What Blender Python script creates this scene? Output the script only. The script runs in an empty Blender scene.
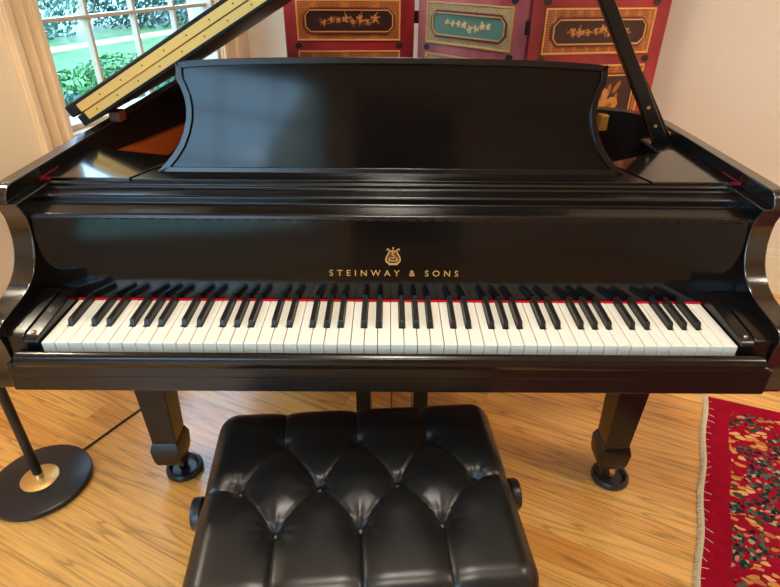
import bpy, bmesh, math, random
from mathutils import Vector, Matrix
random.seed(7)
PI = math.pi
sc = bpy.context.scene
COL = sc.collection

# ------------------------------------------------------------------ materials
def srgb(r, g, b):
    f = lambda c: (c/255/12.92) if c/255 <= .04045 else ((c/255+.055)/1.055)**2.4
    return (f(r), f(g), f(b), 1)

def mat(name, col, rough=.5, metal=0., spec=.5, coat=0., coat_rough=.05, emit=None, estr=0.):
    m = bpy.data.materials.new(name); m.use_nodes = True
    b = m.node_tree.nodes['Principled BSDF']
    b.inputs['Base Color'].default_value = col if len(col) == 4 else (*col, 1)
    b.inputs['Roughness'].default_value = rough
    b.inputs['Metallic'].default_value = metal
    b.inputs['Specular IOR Level'].default_value = spec
    b.inputs['Coat Weight'].default_value = coat
    b.inputs['Coat Roughness'].default_value = coat_rough
    if emit:
        b.inputs['Emission Color'].default_value = (*emit, 1)
        b.inputs['Emission Strength'].default_value = estr
    return m

class NT:
    def __init__(s, m):
        s.t = m.node_tree; s.n = s.t.nodes; s.l = s.t.links; s.b = s.n['Principled BSDF']
    def add(s, typ, **kw):
        n = s.n.new(typ)
        for k, v in kw.items():
            if k.startswith('i_'):
                key = k[2:]; key = int(key) if key.isdigit() else key.replace('_', ' ')
                n.inputs[key].default_value = v
            else: setattr(n, k, v)
        return n
    def link(s, a, b): s.l.new(a, b)
    def coord(s, scale=(1, 1, 1), rot=(0, 0, 0), loc=(0, 0, 0), out='Object'):
        c = s.add('ShaderNodeTexCoord'); m = s.add('ShaderNodeMapping')
        m.inputs['Scale'].default_value = scale; m.inputs['Rotation'].default_value = rot; m.inputs['Location'].default_value = loc
        s.link(c.outputs[out], m.inputs['Vector']); return m.outputs['Vector']
    def ramp(s, fac, stops, interp='LINEAR'):
        r = s.add('ShaderNodeValToRGB'); r.color_ramp.interpolation = interp
        e = r.color_ramp.elements
        while len(e) < len(stops): e.new(.5)
        for i, (p, c) in enumerate(stops): e[i].position = p; e[i].color = c if len(c) == 4 else (*c, 1)
        s.link(fac, r.inputs['Fac']); return r.outputs['Color']
    def math(s, op, a, b=None, clamp=False):
        n = s.add('ShaderNodeMath', operation=op); n.use_clamp = clamp
        for i, v in enumerate((a, b)):
            if v is None: continue
            if isinstance(v, (int, float)): n.inputs[i].default_value = v
            else: s.link(v, n.inputs[i])
        return n.outputs[0]
    def mix(s, fac, a, b, blend='MIX'):
        n = s.add('ShaderNodeMix', data_type='RGBA', blend_type=blend)
        for key, v in ((0, fac), (6, a), (7, b)):
            if isinstance(v, (int, float)): n.inputs[key].default_value = v
            elif isinstance(v, tuple): n.inputs[key].default_value = v if len(v) == 4 else (*v, 1)
            else: s.link(v, n.inputs[key])
        return n.outputs[2]
    def bump(s, h, strength=.2, dist=.002):
        n = s.add('ShaderNodeBump'); n.inputs['Strength'].default_value = strength; n.inputs['Distance'].default_value = dist
        s.link(h, n.inputs['Height']); s.link(n.outputs[0], s.b.inputs['Normal'])

M = {}
def ebony(name, rough, base=(.0032, .0030, .0032)):
    m = mat(name, base, rough, spec=.5); t = NT(m)
    v = t.coord((3, 40, 40)); n = t.add('ShaderNodeTexNoise', i_Scale=6., i_Detail=3.); t.link(v, n.inputs['Vector'])
    r = t.math('ADD', t.math('MULTIPLY', n.outputs['Fac'], .06), rough-.03); t.link(r, t.b.inputs['Roughness'])
    return m
M['ebony'] = ebony('satin ebony', .22)
M['ebony_gloss'] = ebony('polished ebony', .09)
M['ebony_edge'] = ebony('reflective rim edge', .2); M['ebony_edge'].node_tree.nodes['Principled BSDF'].inputs['IOR'].default_value = 3.4  # reflectance raised to put a bright reflected strip on the rim top
M['ebony_matte'] = mat('dull ebony', (.003, .003, .0032), .45, spec=.2)
M['ebony_polish'] = ebony('high gloss ebony', .11); M['ebony_polish'].node_tree.nodes['Principled BSDF'].inputs['IOR'].default_value = 1.9
M['ebony_gloss'].node_tree.nodes['Principled BSDF'].inputs['Specular IOR Level'].default_value = .38
M['ebony_desk'] = ebony('brushed ebony', .09); M['ebony_desk'].node_tree.nodes['Principled BSDF'].inputs['Specular IOR Level'].default_value = .33
M['rim_inner'] = mat('bird eye maple veneer', srgb(190, 92, 38), .4)
M['white_key'] = mat('ivory key', srgb(222, 219, 206), .28, coat=.2)
M['black_key'] = mat('ebony key', (.010, .009, .009), .33)
M['felt_dark'] = mat('crimson felt edging', srgb(120, 16, 36), .9, spec=.1)
M['felt'] = mat('red felt', srgb(176, 14, 30), .9, spec=.1)
M['brass'] = mat('brass', srgb(232, 196, 130), .4, 1.)
M['brass_hinge'] = mat('brass hinge', srgb(205, 164, 94), .42, .75)
M['brass_dark'] = mat('brass screw', srgb(120, 88, 40), .4, 1.)
M['gold_inlay'] = mat('gold inlay', srgb(196, 152, 78), .5, .3)
M['inlay_brown'] = mat('inlay brown', srgb(92, 34, 12), .5)
M['plate'] = mat('bronze painted iron', srgb(205, 150, 62), .4, .5)
M['copper_wood'] = mat('hinge block', srgb(120, 64, 40), .4)
M['rubber'] = mat('black rubber', (.012, .013, .016), .35)
M['lamp_black'] = mat('black enamel', (.008, .009, .013), .32)
M['chrome'] = mat('polished nickel', (.72, .68, .62), .2, 1.)
M['cord'] = mat('black cord', (.02, .015, .012), .5)
M['baseboard'] = mat('cream gloss paint', srgb(226, 205, 170), .4)
M['casing'] = mat('cream casing paint', srgb(228, 198, 158), .38)
M['sash'] = mat('white sash paint', srgb(198, 182, 162), .4)
M['ceiling'] = mat('ceiling paint', srgb(240, 228, 208), .9)

def leather():
    m = mat('black leather', (.0062, .0064, .0062), .34, spec=.52); t = NT(m)
    v = t.coord(); a = t.add('ShaderNodeTexVoronoi', i_Scale=420.); t.link(v, a.inputs['Vector'])
    n = t.add('ShaderNodeTexNoise', i_Scale=14., i_Detail=3.); t.link(v, n.inputs['Vector'])
    h = t.math('ADD', t.math('MULTIPLY', a.outputs['Distance'], .12), n.outputs['Fac'])
    t.bump(h, .25, .0018); return m
M['leather'] = leather()

def wall_paint():
    m = mat('warm cream wall', srgb(222, 196, 160), .75, spec=.25); t = NT(m)
    v = t.coord(); n = t.add('ShaderNodeTexNoise', i_Scale=2.2, i_Detail=4.); t.link(v, n.inputs['Vector'])
    c = t.ramp(n.outputs['Fac'], [(.3, srgb(222, 200, 170)), (.7, srgb(228, 206, 177))]); t.link(c, t.b.inputs['Base Color'])
    n2 = t.add('ShaderNodeTexNoise', i_Scale=180.); t.link(v, n2.inputs['Vector']); t.bump(n2.outputs['Fac'], .05, .001)
    return m
M['wall'] = wall_paint()

def oak():
    m = mat('honey oak floor', srgb(205, 145, 80), .3, spec=.5, coat=.6, coat_rough=.16); t = NT(m)
    v = t.coord(rot=(0, 0, math.radians(26)))
    br = t.add('ShaderNodeTexBrick', offset=.37, squash=1., i_Scale=1., i_Mortar_Size=.0009, i_Mortar_Smooth=.3, i_Bias=0., i_Brick_Width=1.15, i_Row_Height=.083)
    br.inputs['Color1'].default_value = (0, 0, 0, 1); br.inputs['Color2'].default_value = (1, 1, 1, 1); br.inputs['Mortar'].default_value = (.5, .5, .5, 1)
    t.link(v, br.inputs['Vector'])
    sx = t.add('ShaderNodeSeparateColor'); t.link(br.outputs['Color'], sx.inputs[0]); tone = sx.outputs[0]
    # grain: long stretched noise, displaced per board
    off = t.add('ShaderNodeCombineXYZ'); t.link(t.math('MULTIPLY', tone, 7.3), off.inputs['X']); t.link(t.math('MULTIPLY', tone, 3.1), off.inputs['Z'])
    va = t.add('ShaderNodeVectorMath', operation='ADD'); t.link(v, va.inputs[0]); t.link(off.outputs[0], va.inputs[1])
    st = t.add('ShaderNodeVectorMath', operation='MULTIPLY'); t.link(va.outputs[0], st.inputs[0]); st.inputs[1].default_value = (.9, 13., 1.)
    n0 = t.add('ShaderNodeTexNoise', i_Scale=1.1, i_Detail=2., i_Roughness=.5, i_Distortion=.3); t.link(st.outputs[0], n0.inputs['Vector'])
    rings = t.math('FRACT', t.math('MULTIPLY', n0.outputs['Fac'], 9.))
    ring = t.ramp(rings, [(0., (.25, .25, .25)), (.14, (.75, .75, .75)), (.55, (1, 1, 1)), (.9, (.8, .8, .8)), (1., (.25, .25, .25))])
    st2 = t.add('ShaderNodeVectorMath', operation='MULTIPLY'); t.link(va.outputs[0], st2.inputs[0]); st2.inputs[1].default_value = (7., 190., 1.)
    n1 = t.add('ShaderNodeTexNoise', i_Scale=1., i_Detail=4., i_Roughness=.6); t.link(st2.outputs[0], n1.inputs['Vector'])
    base = t.mix(tone, srgb(220, 150, 68), srgb(242, 184, 100))
    c = t.mix(.6, base, t.mix(1., base, ring, 'MULTIPLY'))
    pores = t.ramp(n1.outputs['Fac'], [(.34, (.55, .5, .45)), (.55, (1, 1, 1))])
    c = t.mix(.45, c, t.mix(1., c, pores, 'MULTIPLY'))
    c = t.mix(t.math('MULTIPLY', br.outputs['Fac'], .55), c, srgb(120, 70, 30)); t.link(c, t.b.inputs['Base Color'])
    t.link(t.math('ADD', t.math('MULTIPLY', n1.outputs['Fac'], .1), .24), t.b.inputs['Roughness'])
    t.bump(t.math('SUBTRACT', n1.outputs['Fac'], t.math('MULTIPLY', br.outputs['Fac'], 1.5)), .06, .001)
    return m
M['floor'] = oak()

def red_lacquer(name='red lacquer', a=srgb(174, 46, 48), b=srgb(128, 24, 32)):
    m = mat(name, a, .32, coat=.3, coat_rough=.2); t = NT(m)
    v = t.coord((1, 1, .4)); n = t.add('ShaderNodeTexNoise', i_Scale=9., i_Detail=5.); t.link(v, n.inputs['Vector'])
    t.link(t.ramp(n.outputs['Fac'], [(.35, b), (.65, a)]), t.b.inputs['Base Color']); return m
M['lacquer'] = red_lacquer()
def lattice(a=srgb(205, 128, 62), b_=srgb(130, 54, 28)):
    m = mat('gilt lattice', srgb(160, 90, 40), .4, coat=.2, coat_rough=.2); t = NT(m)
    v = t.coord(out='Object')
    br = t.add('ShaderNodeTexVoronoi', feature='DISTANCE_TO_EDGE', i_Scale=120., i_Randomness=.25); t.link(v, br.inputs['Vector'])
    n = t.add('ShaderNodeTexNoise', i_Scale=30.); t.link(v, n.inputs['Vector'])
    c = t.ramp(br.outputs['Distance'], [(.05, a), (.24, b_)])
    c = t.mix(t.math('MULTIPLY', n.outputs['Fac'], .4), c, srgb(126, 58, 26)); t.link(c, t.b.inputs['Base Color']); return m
M['lattice'] = lattice(); M['lattice_glare'] = lattice(srgb(220, 192, 128), srgb(150, 112, 70)); M['lacquer_glare'] = red_lacquer('glare pink lacquer', srgb(196, 104, 100), srgb(150, 56, 58))  # middle panel: window glare painted in as paler lattice and pinker lacquer
M['gilt'] = mat('gilt line', srgb(232, 170, 96), .4, .3)
M['plaque_dark'] = mat('dark maroon lacquer', srgb(54, 24, 26), .35, coat=.3, coat_rough=.2)
M['plaque_green'] = mat('jade green lacquer', srgb(92, 134, 116), .35, coat=.3, coat_rough=.2)
M['moulding'] = mat('lacquer moulding', srgb(112, 44, 30), .35, coat=.3)
M['bloom'] = mat('painted gold bloom', srgb(206, 138, 70), .5)
M['bloom_pale'] = mat('painted pale bloom', srgb(226, 208, 150), .5)
M['bloom_leaf'] = mat('painted gold leaf', srgb(168, 98, 44), .5)
M['bronze'] = mat('dark bronze', srgb(50, 36, 26), .4, .7)
M['smudge'] = mat('dark corner lacquer', srgb(48, 26, 30), .4)

def rug_mat():
    m = mat('wool pile', srgb(165, 12, 34), .95, spec=.05); t = NT(m)
    uv = t.coord(out='UV')                                   # metres from the fringe edge / top edge
    sep = t.add('ShaderNodeSeparateXYZ'); t.link(uv, sep.inputs[0])
    nz = t.add('ShaderNodeTexNoise', i_Scale=26., i_Detail=3.); t.link(uv, nz.inputs['Vector'])
    dv = t.add('ShaderNodeVectorMath', operation='MULTIPLY_ADD'); t.link(nz.outputs['Color'], dv.inputs[0]); dv.inputs[1].default_value = (.03, .03, 0); t.link(uv, dv.inputs[2])
    blob = t.add('ShaderNodeTexNoise', i_Scale=9., i_Detail=1.); t.link(uv, blob.inputs['Vector'])
    def cells(scale, stretch):
        st = t.add('ShaderNodeVectorMath', operation='MULTIPLY'); t.link(dv.outputs[0], st.inputs[0]); st.inputs[1].default_value = stretch
        v = t.add('ShaderNodeTexVoronoi', i_Scale=scale, i_Randomness=1.); t.link(st.outputs[0], v.inputs['Vector'])
        h = t.add('ShaderNodeSeparateColor'); t.link(v.outputs['Color'], h.inputs[0]); return v.outputs['Distance'], h
    d1, h1 = cells(84., (1, 1, 1)); d2, h2 = cells(48., (.6, 1.3, 1)); d3, h3 = cells(30., (1, 1, 1))
    red = t.mix(nz.outputs['Fac'], srgb(126, 6, 30), srgb(166, 18, 42))
    green = t.ramp(h1.outputs[0], [(0, srgb(34, 50, 46)), (.4, srgb(70, 92, 78)), (.68, srgb(160, 152, 118)), (.78, srgb(24, 30, 36)), (.93, srgb(200, 120, 96))], 'CONSTANT')
    och = t.ramp(h2.outputs[1], [(0, srgb(196, 128, 70)), (.32, srgb(214, 158, 104)), (.6, srgb(170, 112, 56)), (.76, srgb(150, 20, 40)), (.88, srgb(60, 66, 52))], 'CONSTANT')
    lt = lambda v, k: t.math('LESS_THAN', v, k)
    inx = t.math('GREATER_THAN', t.math('ADD', sep.outputs['X'], t.math('MULTIPLY', nz.outputs['Fac'], .015)), .074)
    iny = t.math('GREATER_THAN', sep.outputs['Y'], .05); inn = t.math('MULTIPLY', inx, iny)
    mg = t.math('MULTIPLY', t.math('MULTIPLY', t.math('GREATER_THAN', blob.outputs['Fac'], .50), lt(d1, .60)), inn)
    mo = t.math('MULTIPLY', t.math('MULTIPLY', lt(blob.outputs['Fac'], .485), lt(d2, .48)), inn)
    line = t.math('MULTIPLY', t.math('MULTIPLY', t.math('MULTIPLY', t.math('GREATER_THAN', d2, .48), lt(d2, .54)), lt(blob.outputs['Fac'], .485)), inn)
    c = t.mix(mg, red, green); c = t.mix(t.math('MULTIPLY', line, .6), c, srgb(60, 24, 28)); c = t.mix(mo, c, och); t.link(c, t.b.inputs['Base Color'])
    n2 = t.add('ShaderNodeTexNoise', i_Scale=400.); t.link(uv, n2.inputs['Vector']); t.bump(n2.outputs['Fac'], .5, .003)
    return m
M['rug'] = rug_mat()
M['fringe'] = mat('cream wool fringe', srgb(205, 186, 152), .95, spec=.05)

def foliage(name, a, b):
    m = mat(name, a, .42, spec=.5); t = NT(m)
    oi = t.add('ShaderNodeTexCoord'); n = t.add('ShaderNodeTexNoise', i_Scale=3.5, i_Detail=4.); t.link(oi.outputs['Object'], n.inputs['Vector'])
    t.link(t.ramp(n.outputs['Fac'], [(.35, a), (.65, b)]), t.b.inputs['Base Color']); return m
M['leaf_bright'] = foliage('sunny hedge leaf', srgb(36, 92, 46), srgb(72, 132, 66))
M['leaf_dark'] = foliage('shrub leaf', srgb(16, 48, 50), srgb(44, 88, 80))
M['leaf_pale'] = foliage('silvery leaf', srgb(40, 78, 68), srgb(104, 140, 126))
M['bark'] = mat('bark', srgb(96, 76, 58), .9)
M['lawn'] = foliage('lawn', srgb(46, 88, 40), srgb(74, 118, 58))
M['paving'] = mat('pale drive', srgb(150, 150, 142), .8)
def glass():
    m = bpy.data.materials.new('window glass'); m.use_nodes = True; n = m.node_tree.nodes; l = m.node_tree.links; n.clear()
    o = n.new('ShaderNodeOutputMaterial'); mx = n.new('ShaderNodeMixShader'); tr = n.new('ShaderNodeBsdfTransparent'); gl = n.new('ShaderNodeBsdfGlossy'); fr = n.new('ShaderNodeFresnel')
    fr.inputs['IOR'].default_value = 1.45; gl.inputs['Roughness'].default_value = .02; tr.inputs['Color'].default_value = (.96, .98, .98, 1)
    ge = n.new('ShaderNodeNewGeometry'); mu = n.new('ShaderNodeMath'); mu.operation = 'MULTIPLY'; su = n.new('ShaderNodeMath'); su.operation = 'SUBTRACT'; su.inputs[0].default_value = 1
    l.new(ge.outputs['Backfacing'], su.inputs[1]); l.new(fr.outputs[0], mu.inputs[0]); l.new(su.outputs[0], mu.inputs[1]); l.new(mu.outputs[0], mx.inputs[0]); l.new(tr.outputs[0], mx.inputs[1]); l.new(gl.outputs[0], mx.inputs[2]); l.new(mx.outputs[0], o.inputs[0]); return m
M['glass'] = glass()
M['dome'] = mat('frosted lit glass', (.9, .85, .75), .4, emit=(1, .8, .55), estr=6.)

# ------------------------------------------------------------------ mesh helper
class MB:
    def __init__(s): s.bm = bmesh.new(); s.mi = 0
    def face(s, vs):
        try: f = s.bm.faces.new(vs); f.material_index = s.mi; return f
        except ValueError: return None
    def box(s, x0, x1, y0, y1, z0, z1, fn=None):
        v = [s.bm.verts.new(Vector(fn(Vector(c))) if fn else c) for c in
             ((x0,y0,z0),(x1,y0,z0),(x1,y1,z0),(x0,y1,z0),(x0,y0,z1),(x1,y0,z1),(x1,y1,z1),(x0,y1,z1))]
        for q in ((0,3,2,1),(4,5,6,7),(0,1,5,4),(1,2,6,5),(2,3,7,6),(3,0,4,7)): s.face([v[i] for i in q])
        return s
    def hexa(s, lo, hi):
        """two quads of points, lo and hi, both counter-clockwise seen from above"""
        a = [s.bm.verts.new(p) for p in lo]; b = [s.bm.verts.new(p) for p in hi]; n = len(a)
        s.face(a[::-1]); s.face(b)
        for i in range(n): s.face([a[i], a[(i+1) % n], b[(i+1) % n], b[i]])
        return s
    def prism(s, pts, axis, t0, t1, fn=None):
        def P(a, b, t):
            p = Vector((t, a, b)) if axis == 'x' else Vector((a, t, b)) if axis == 'y' else Vector((a, b, t))
            return fn(p) if fn else p
        return s.hexa([P(a, b, t0) for a, b in pts], [P(a, b, t1) for a, b in pts])
    def loft(s, rings, cap=True, closed=False):
        R = [[s.bm.verts.new(p) for p in r] for r in rings]; n = len(R[0])
        for k in range(len(R) if closed else len(R)-1):
            A, B = R[k], R[(k+1) % len(R)]
            for i in range(n): s.face([A[i], A[(i+1) % n], B[(i+1) % n], B[i]])
        if cap and not closed: s.face(R[0][::-1]); s.face(R[-1])
        return s
    def lathe(s, c, prof, seg=40, axis=Vector((0, 0, 1)), fn=None):
        axis = Vector(axis).normalized(); u = axis.orthogonal().normalized(); w = axis.cross(u); c = Vector(c)
        return s.loft([[c + axis*h + (u*math.cos(2*PI*i/seg)+w*math.sin(2*PI*i/seg))*max(r, 1e-4) for i in range(seg)] for r, h in prof])
    def tube(s, pts, r, seg=12):
        pts = [Vector(p) for p in pts]; rings = []
        up = Vector((0, 0, 1)); 
        for i, p in enumerate(pts):
            t = (pts[min(i+1, len(pts)-1)] - pts[max(i-1, 0)]).normalized()
            a = t.cross(up if abs(t.z) < .95 else Vector((1, 0, 0))).normalized(); b = t.cross(a)
            rr = r[i] if isinstance(r, (list, tuple)) else r
            rings.append([p + (a*math.cos(2*PI*k/seg) + b*math.sin(2*PI*k/seg))*rr for k in range(seg)])
        return s.loft(rings)
    def build(s, name, mats, parent=None, bevel=0., seg=2, smooth=False, angle=35):
        bmesh.ops.recalc_face_normals(s.bm, faces=s.bm.faces)
        me = bpy.data.meshes.new(name); s.bm.to_mesh(me); s.bm.free()
        for m in (mats if isinstance(mats, (list, tuple)) else [mats]): me.materials.append(M[m] if isinstance(m, str) else m)
        o = bpy.data.objects.new(name, me); COL.objects.link(o)
        if parent: attach(o, parent)
        if bevel:
            b = o.modifiers.new('edge', 'BEVEL'); b.width = bevel; b.segments = seg; b.limit_method = 'ANGLE'; b.angle_limit = math.radians(angle); b.harden_normals = True
        if smooth or bevel:
            for p in me.polygons: p.use_smooth = True
            me.set_sharp_from_angle(angle=math.radians(40))
        return o

def attach(o, parent):
    o.parent = parent
    if parent.type == 'EMPTY': o.matrix_parent_inverse = Matrix.Translation(-parent.location)
def thing(name, label, cat, loc, group=None):
    o = bpy.data.objects.new(name, None); COL.objects.link(o); o.location = loc; o.empty_display_size = .1
    o['label'] = label; o['category'] = cat
    if group: o['group'] = group
    return o
def tag(o, label, cat, group=None, kind=None):
    o['label'] = label; o['category'] = cat
    if group: o['group'] = group
    if kind: o['kind'] = kind
    return o
def struct(o): o['kind'] = 'structure'; return o
def root_struct(name, loc=(0, 0, 0)):
    o = bpy.data.objects.new(name, None); COL.objects.link(o); o.location = loc; o['kind'] = 'structure'; return o

# ------------------------------------------------------------------ room (turned 22 degrees against the piano)
A68 = math.radians(68)
U = Vector((math.sin(A68), -math.cos(A68), 0)); V = Vector((-math.cos(A68), -math.sin(A68), 0)); C0 = Vector((-.548, 2.37, 0)) - U*.22
def RM(p): return C0 + U*p[0] + V*p[1] + Vector((0, 0, p[2]))
RU, RV, RH = 5.42, 5.4, 3.15
def rbox(mb, u0, u1, v0, v1, z0, z1): return mb.box(u0, u1, v0, v1, z0, z1, RM)
struct(rbox(MB(), -.2, RU+.2, -.2, RV+.2, -.12, 0).build('floor', 'floor'))
struct(rbox(MB(), -.2, RU+.2, -.2, RV+.2, RH, RH+.12).build('ceiling', 'ceiling'))
W1 = (.251, 1.211, .74, 2.18)                       # visible window: v0, v1, z0, z1
mb = MB()
W3 = (2.85, 4.55, .74, 2.18)                       # second window on the same wall, beside the camera
rbox(mb, -.16, 0, -.16, W1[0], 0, RH); rbox(mb, -.16, 0, W1[1], W3[0], 0, RH); rbox(mb, -.16, 0, W3[1], RV+.16, 0, RH)
for w_ in (W1, W3): rbox(mb, -.16, 0, w_[0], w_[1], 0, w_[2]); rbox(mb, -.16, 0, w_[0], w_[1], w_[3], RH)
struct(mb.build('wall_left', 'wall'))
struct(rbox(MB(), 0, RU, -.16, 0, 0, RH).build('wall_back', 'wall'))
struct(rbox(MB(), RU, RU+.16, -.16, RV+.16, 0, RH).build('wall_right', 'wall'))
W2 = (.57, 2.37, .35, 3.0)                        # window behind the camera: u0, u1, z0, z1
D1 = (2.64, 3.77, 3.02)                            # opening to an unlit hall, added to darken the desk's reflection
mb = MB()
rbox(mb, 0, W2[0], RV, RV+.16, 0, RH); rbox(mb, W2[1], D1[0], RV, RV+.16, 0, RH); rbox(mb, D1[1], RU, RV, RV+.16, 0, RH); rbox(mb, D1[0], D1[1], RV, RV+.16, D1[2], RH)
rbox(mb, W2[0], W2[1], RV, RV+.16, 0, W2[2]); rbox(mb, W2[0], W2[1], RV, RV+.16, W2[3], RH)
struct(mb.build('wall_front', 'wall'))
mb = MB()
rbox(mb, D1[0]-.3, D1[0]-.2, RV+.16, RV+3, 0, RH); rbox(mb, D1[1]+.2, D1[1]+.3, RV+.16, RV+3, 0, RH); rbox(mb, D1[0]-.3, D1[1]+.3, RV+3, RV+3.1, 0, RH); rbox(mb, D1[0]-.3, D1[1]+.3, RV+.16, RV+3.1, RH, RH+.1); rbox(mb, D1[0]-.3, D1[1]+.3, RV+.2, RV+3.1, -.1, 0)
struct(mb.build('wall_added_hall', 'wall'))
mb = MB()
for a, b, c, d in ((D1[0]-.11, D1[0], 0, D1[2]+.09), (D1[1], D1[1]+.11, 0, D1[2]+.09), (D1[0], D1[1], D1[2], D1[2]+.09)): rbox(mb, a, b, RV-.025, RV, c, d)
struct(mb.build('trim_1', 'casing', bevel=.004))  # casing around the added hall opening
def base(name, a0, a1, b0, b1, n):
    mb = MB(); rbox(mb, a0, a1, b0, b1, 0, .185)
    if n == 'v+': rbox(mb, a0, a1, b0, b1*.6, .185, .215)
    elif n == 'u+': rbox(mb, a0, a1*.6, b0, b1, .185, .215)
    return struct(mb.build(name, 'baseboard', bevel=.004))
base('baseboard_back', .0, RU, 0, .018, 'v+')
base('baseboard_left', 0, .018, .018, RV, 'u+')
base('baseboard_right', RU-.018, RU, .018, RV, '')
mb = MB()
for a, b in ((.018, D1[0]-.11), (D1[1]+.11, RU-.018)): rbox(mb, a, b, RV-.018, RV, 0, .19)
struct(mb.build('baseboard_front', 'baseboard', bevel=.004))

def window(name, lo, hi, z0, z1, cols, rows, wall):
    """a sash window: frame, muntins, glass, moulded casing and stool; wall 'u' lies at u = 0, wall 'v' at v = RV"""
    def q(mb, a0, a1, d0, d1, c0, c1):               # a along the wall, d depth (positive into the room), c height
        return rbox(mb, d0, d1, a0, a1, c0, c1) if wall == 'u' else rbox(mb, a0, a1, RV-d1, RV-d0, c0, c1)
    r = root_struct(name, RM((0, (lo+hi)/2, 0)) if wall == 'u' else RM(((lo+hi)/2, RV, 0)))
    f = MB(); t = .018
    for a in ((lo, lo+t), (hi-t, hi)): q(f, *a, -.12, 0, z0, z1)
    q(f, lo, hi, -.12, 0, z0, z0+.02); q(f, lo, hi, -.12, 0, z1-.02, z1)
    f.build('window_frame', 'sash', r, .003)
    mu = MB()
    for i in range(1, cols):
        a = lo + (hi-lo)*i/cols; q(mu, a-.0065, a+.0065, -.06, -.03, z0+.02, z1-.02)
    for k in range(1, rows):
        c = z0 + (z1-z0)*k/rows + .012; q(mu, lo+t, hi-t, -.062, -.028, c-.007, c+.007)
    mu.build('muntin_grid', 'sash', r, .003)
    g = MB(); q(g, lo+t, hi-t, -.047, -.043, z0+.02, z1-.02); g.build('window_pane', 'glass', r)
    cs = MB()
    for (d, a, b) in ((.018, 0, .140), (.030, .006, .03), (.026, .055, .068), (.034, .108, .135)):
        q(cs, hi+a, hi+b, 0, d, z0-.06, z1+b); q(cs, lo-b, lo-a, 0, d, z0-.06, z1+b); q(cs, lo-b, hi+b, 0, d, z1+a, z1+b)
    cs.build('window_casing', 'casing', r, .004)
    st = MB(); q(st, lo-.02, hi+.02, -.12, .045, z0-.03, z0); q(st, lo-.12, hi+.12, 0, .02, z0-.12, z0-.03); st.build('window_sill', 'sash', r, .004)
    return r
window('window_1', W1[0], W1[1], W1[2], W1[3], 4, 4, 'u')
window('window_3', W3[0], W3[1], W3[2], W3[3], 6, 4, 'u')
window('window_2', W2[0], W2[1], W2[2], W2[3], 4, 6, 'v')

# ------------------------------------------------------------------ grand piano
PN = thing('grand_piano', 'black satin ebony grand piano with its lid raised, keys uncovered', 'piano', (0, .5, 0))
HW = .715; ZR = .962
outline = [(.715, .268), (.715, .62), (.709, .69), (.690, .755), (.65, .795), (.58, .825), (.48, .862), (.38, .915), (.28, .99), (.19, 1.085), (.11, 1.19),
           (.02, 1.30), (-.10, 1.395), (-.25, 1.45), (-.42, 1.475), (-.58, 1.475), (-.66, 1.455), (-.70, 1.41), (-.715, 1.34), (-.715, .62), (-.715, .268)]
def smooth_line(pts, n=3):
    for _ in range(n):
        q = [pts[0]]
        for a, b in zip(pts, pts[1:]): q += [(a[0]*.75+b[0]*.25, a[1]*.75+b[1]*.25), (a[0]*.25+b[0]*.75, a[1]*.25+b[1]*.75)]
        pts = q + [pts[-1]]
    return pts
OUT = smooth_line(outline, 2)
def offset(pts, d):
    r = []
    for i, p in enumerate(pts):
        a = Vector(pts[max(i-1, 0)]); b = Vector(pts[min(i+1, len(pts)-1)]); t = (b-a).normalized(); nrm = Vector((-t.y, t.x)); q = Vector(p) + nrm*d; r.append((q.x, q.y))
    return r
INN = offset(OUT, .027); INN2 = offset(OUT, .06)
def rim_strip(o, i, z0, z1):
    m = MB(); m.loft([[Vector((a[0], a[1], z0)), Vector((a[0], a[1], z1)), Vector((b[0], b[1], z1)), Vector((b[0], b[1], z0))] for a, b in zip(o, i)]); return m
rim_strip(OUT, INN, .645, ZR-.002).build('case_rim', 'ebony_matte', PN, .002)
TOPO = [(.715, .175)] + OUT + [(-.715, .175)]
rim_strip(offset(TOPO, .0006), offset(TOPO, .0262), ZR-.0022, ZR+.0006).build('rim_edge', 'ebony_edge', PN, .0006)
rim_strip(INN, INN2, .66, .80).build('inner_rim', 'ebony_matte', PN)
# veneered inner face on the bass side: its upper edge runs down towards the tail
m = MB(); m.prism([(.46, .66), (1.30, .66), (1.30, .81), (1.05, .842), (.59, .897), (.46, .91)], 'x', -.687, -.668); m.build('rim_veneer', 'rim_inner', PN)['label'] = 'orange maple veneer on the inside of the case'
m = MB(); m.hexa([Vector((x, y, .775)) for x, y in INN if y >= .5], [Vector((x, y, .785)) for x, y in INN if y >= .5]); m.build('soundboard', 'rim_inner', PN)
m = MB()
for x0, y0, x1, y1 in ((-.45, .56, -.30, 1.35), (-.12, .56, -.12, 1.28), (.18, .56, .06, 1.15), (.45, .56, .30, .93)):
    d = Vector((x1-x0, y1-y0)).normalized(); nx, ny = -d.y*.012, d.x*.012
    m.hexa([Vector((x0-nx, y0-ny, .83)), Vector((x0+nx, y0+ny, .83)), Vector((x1+nx, y1+ny, .83)), Vector((x1-nx, y1-ny, .83))][::-1], [Vector((x0-nx, y0-ny, .875)), Vector((x0+nx, y0+ny, .875)), Vector((x1+nx, y1+ny, .86)), Vector((x1-nx, y1-ny, .86))][::-1])
m.box(-.62, .62, .50, .575, .80, .86); m.box(.575, .5985, .768, .83, .908, .951)
m.build('iron_plate', 'plate', PN, .003)['label'] = 'gold painted iron plate'
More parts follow.
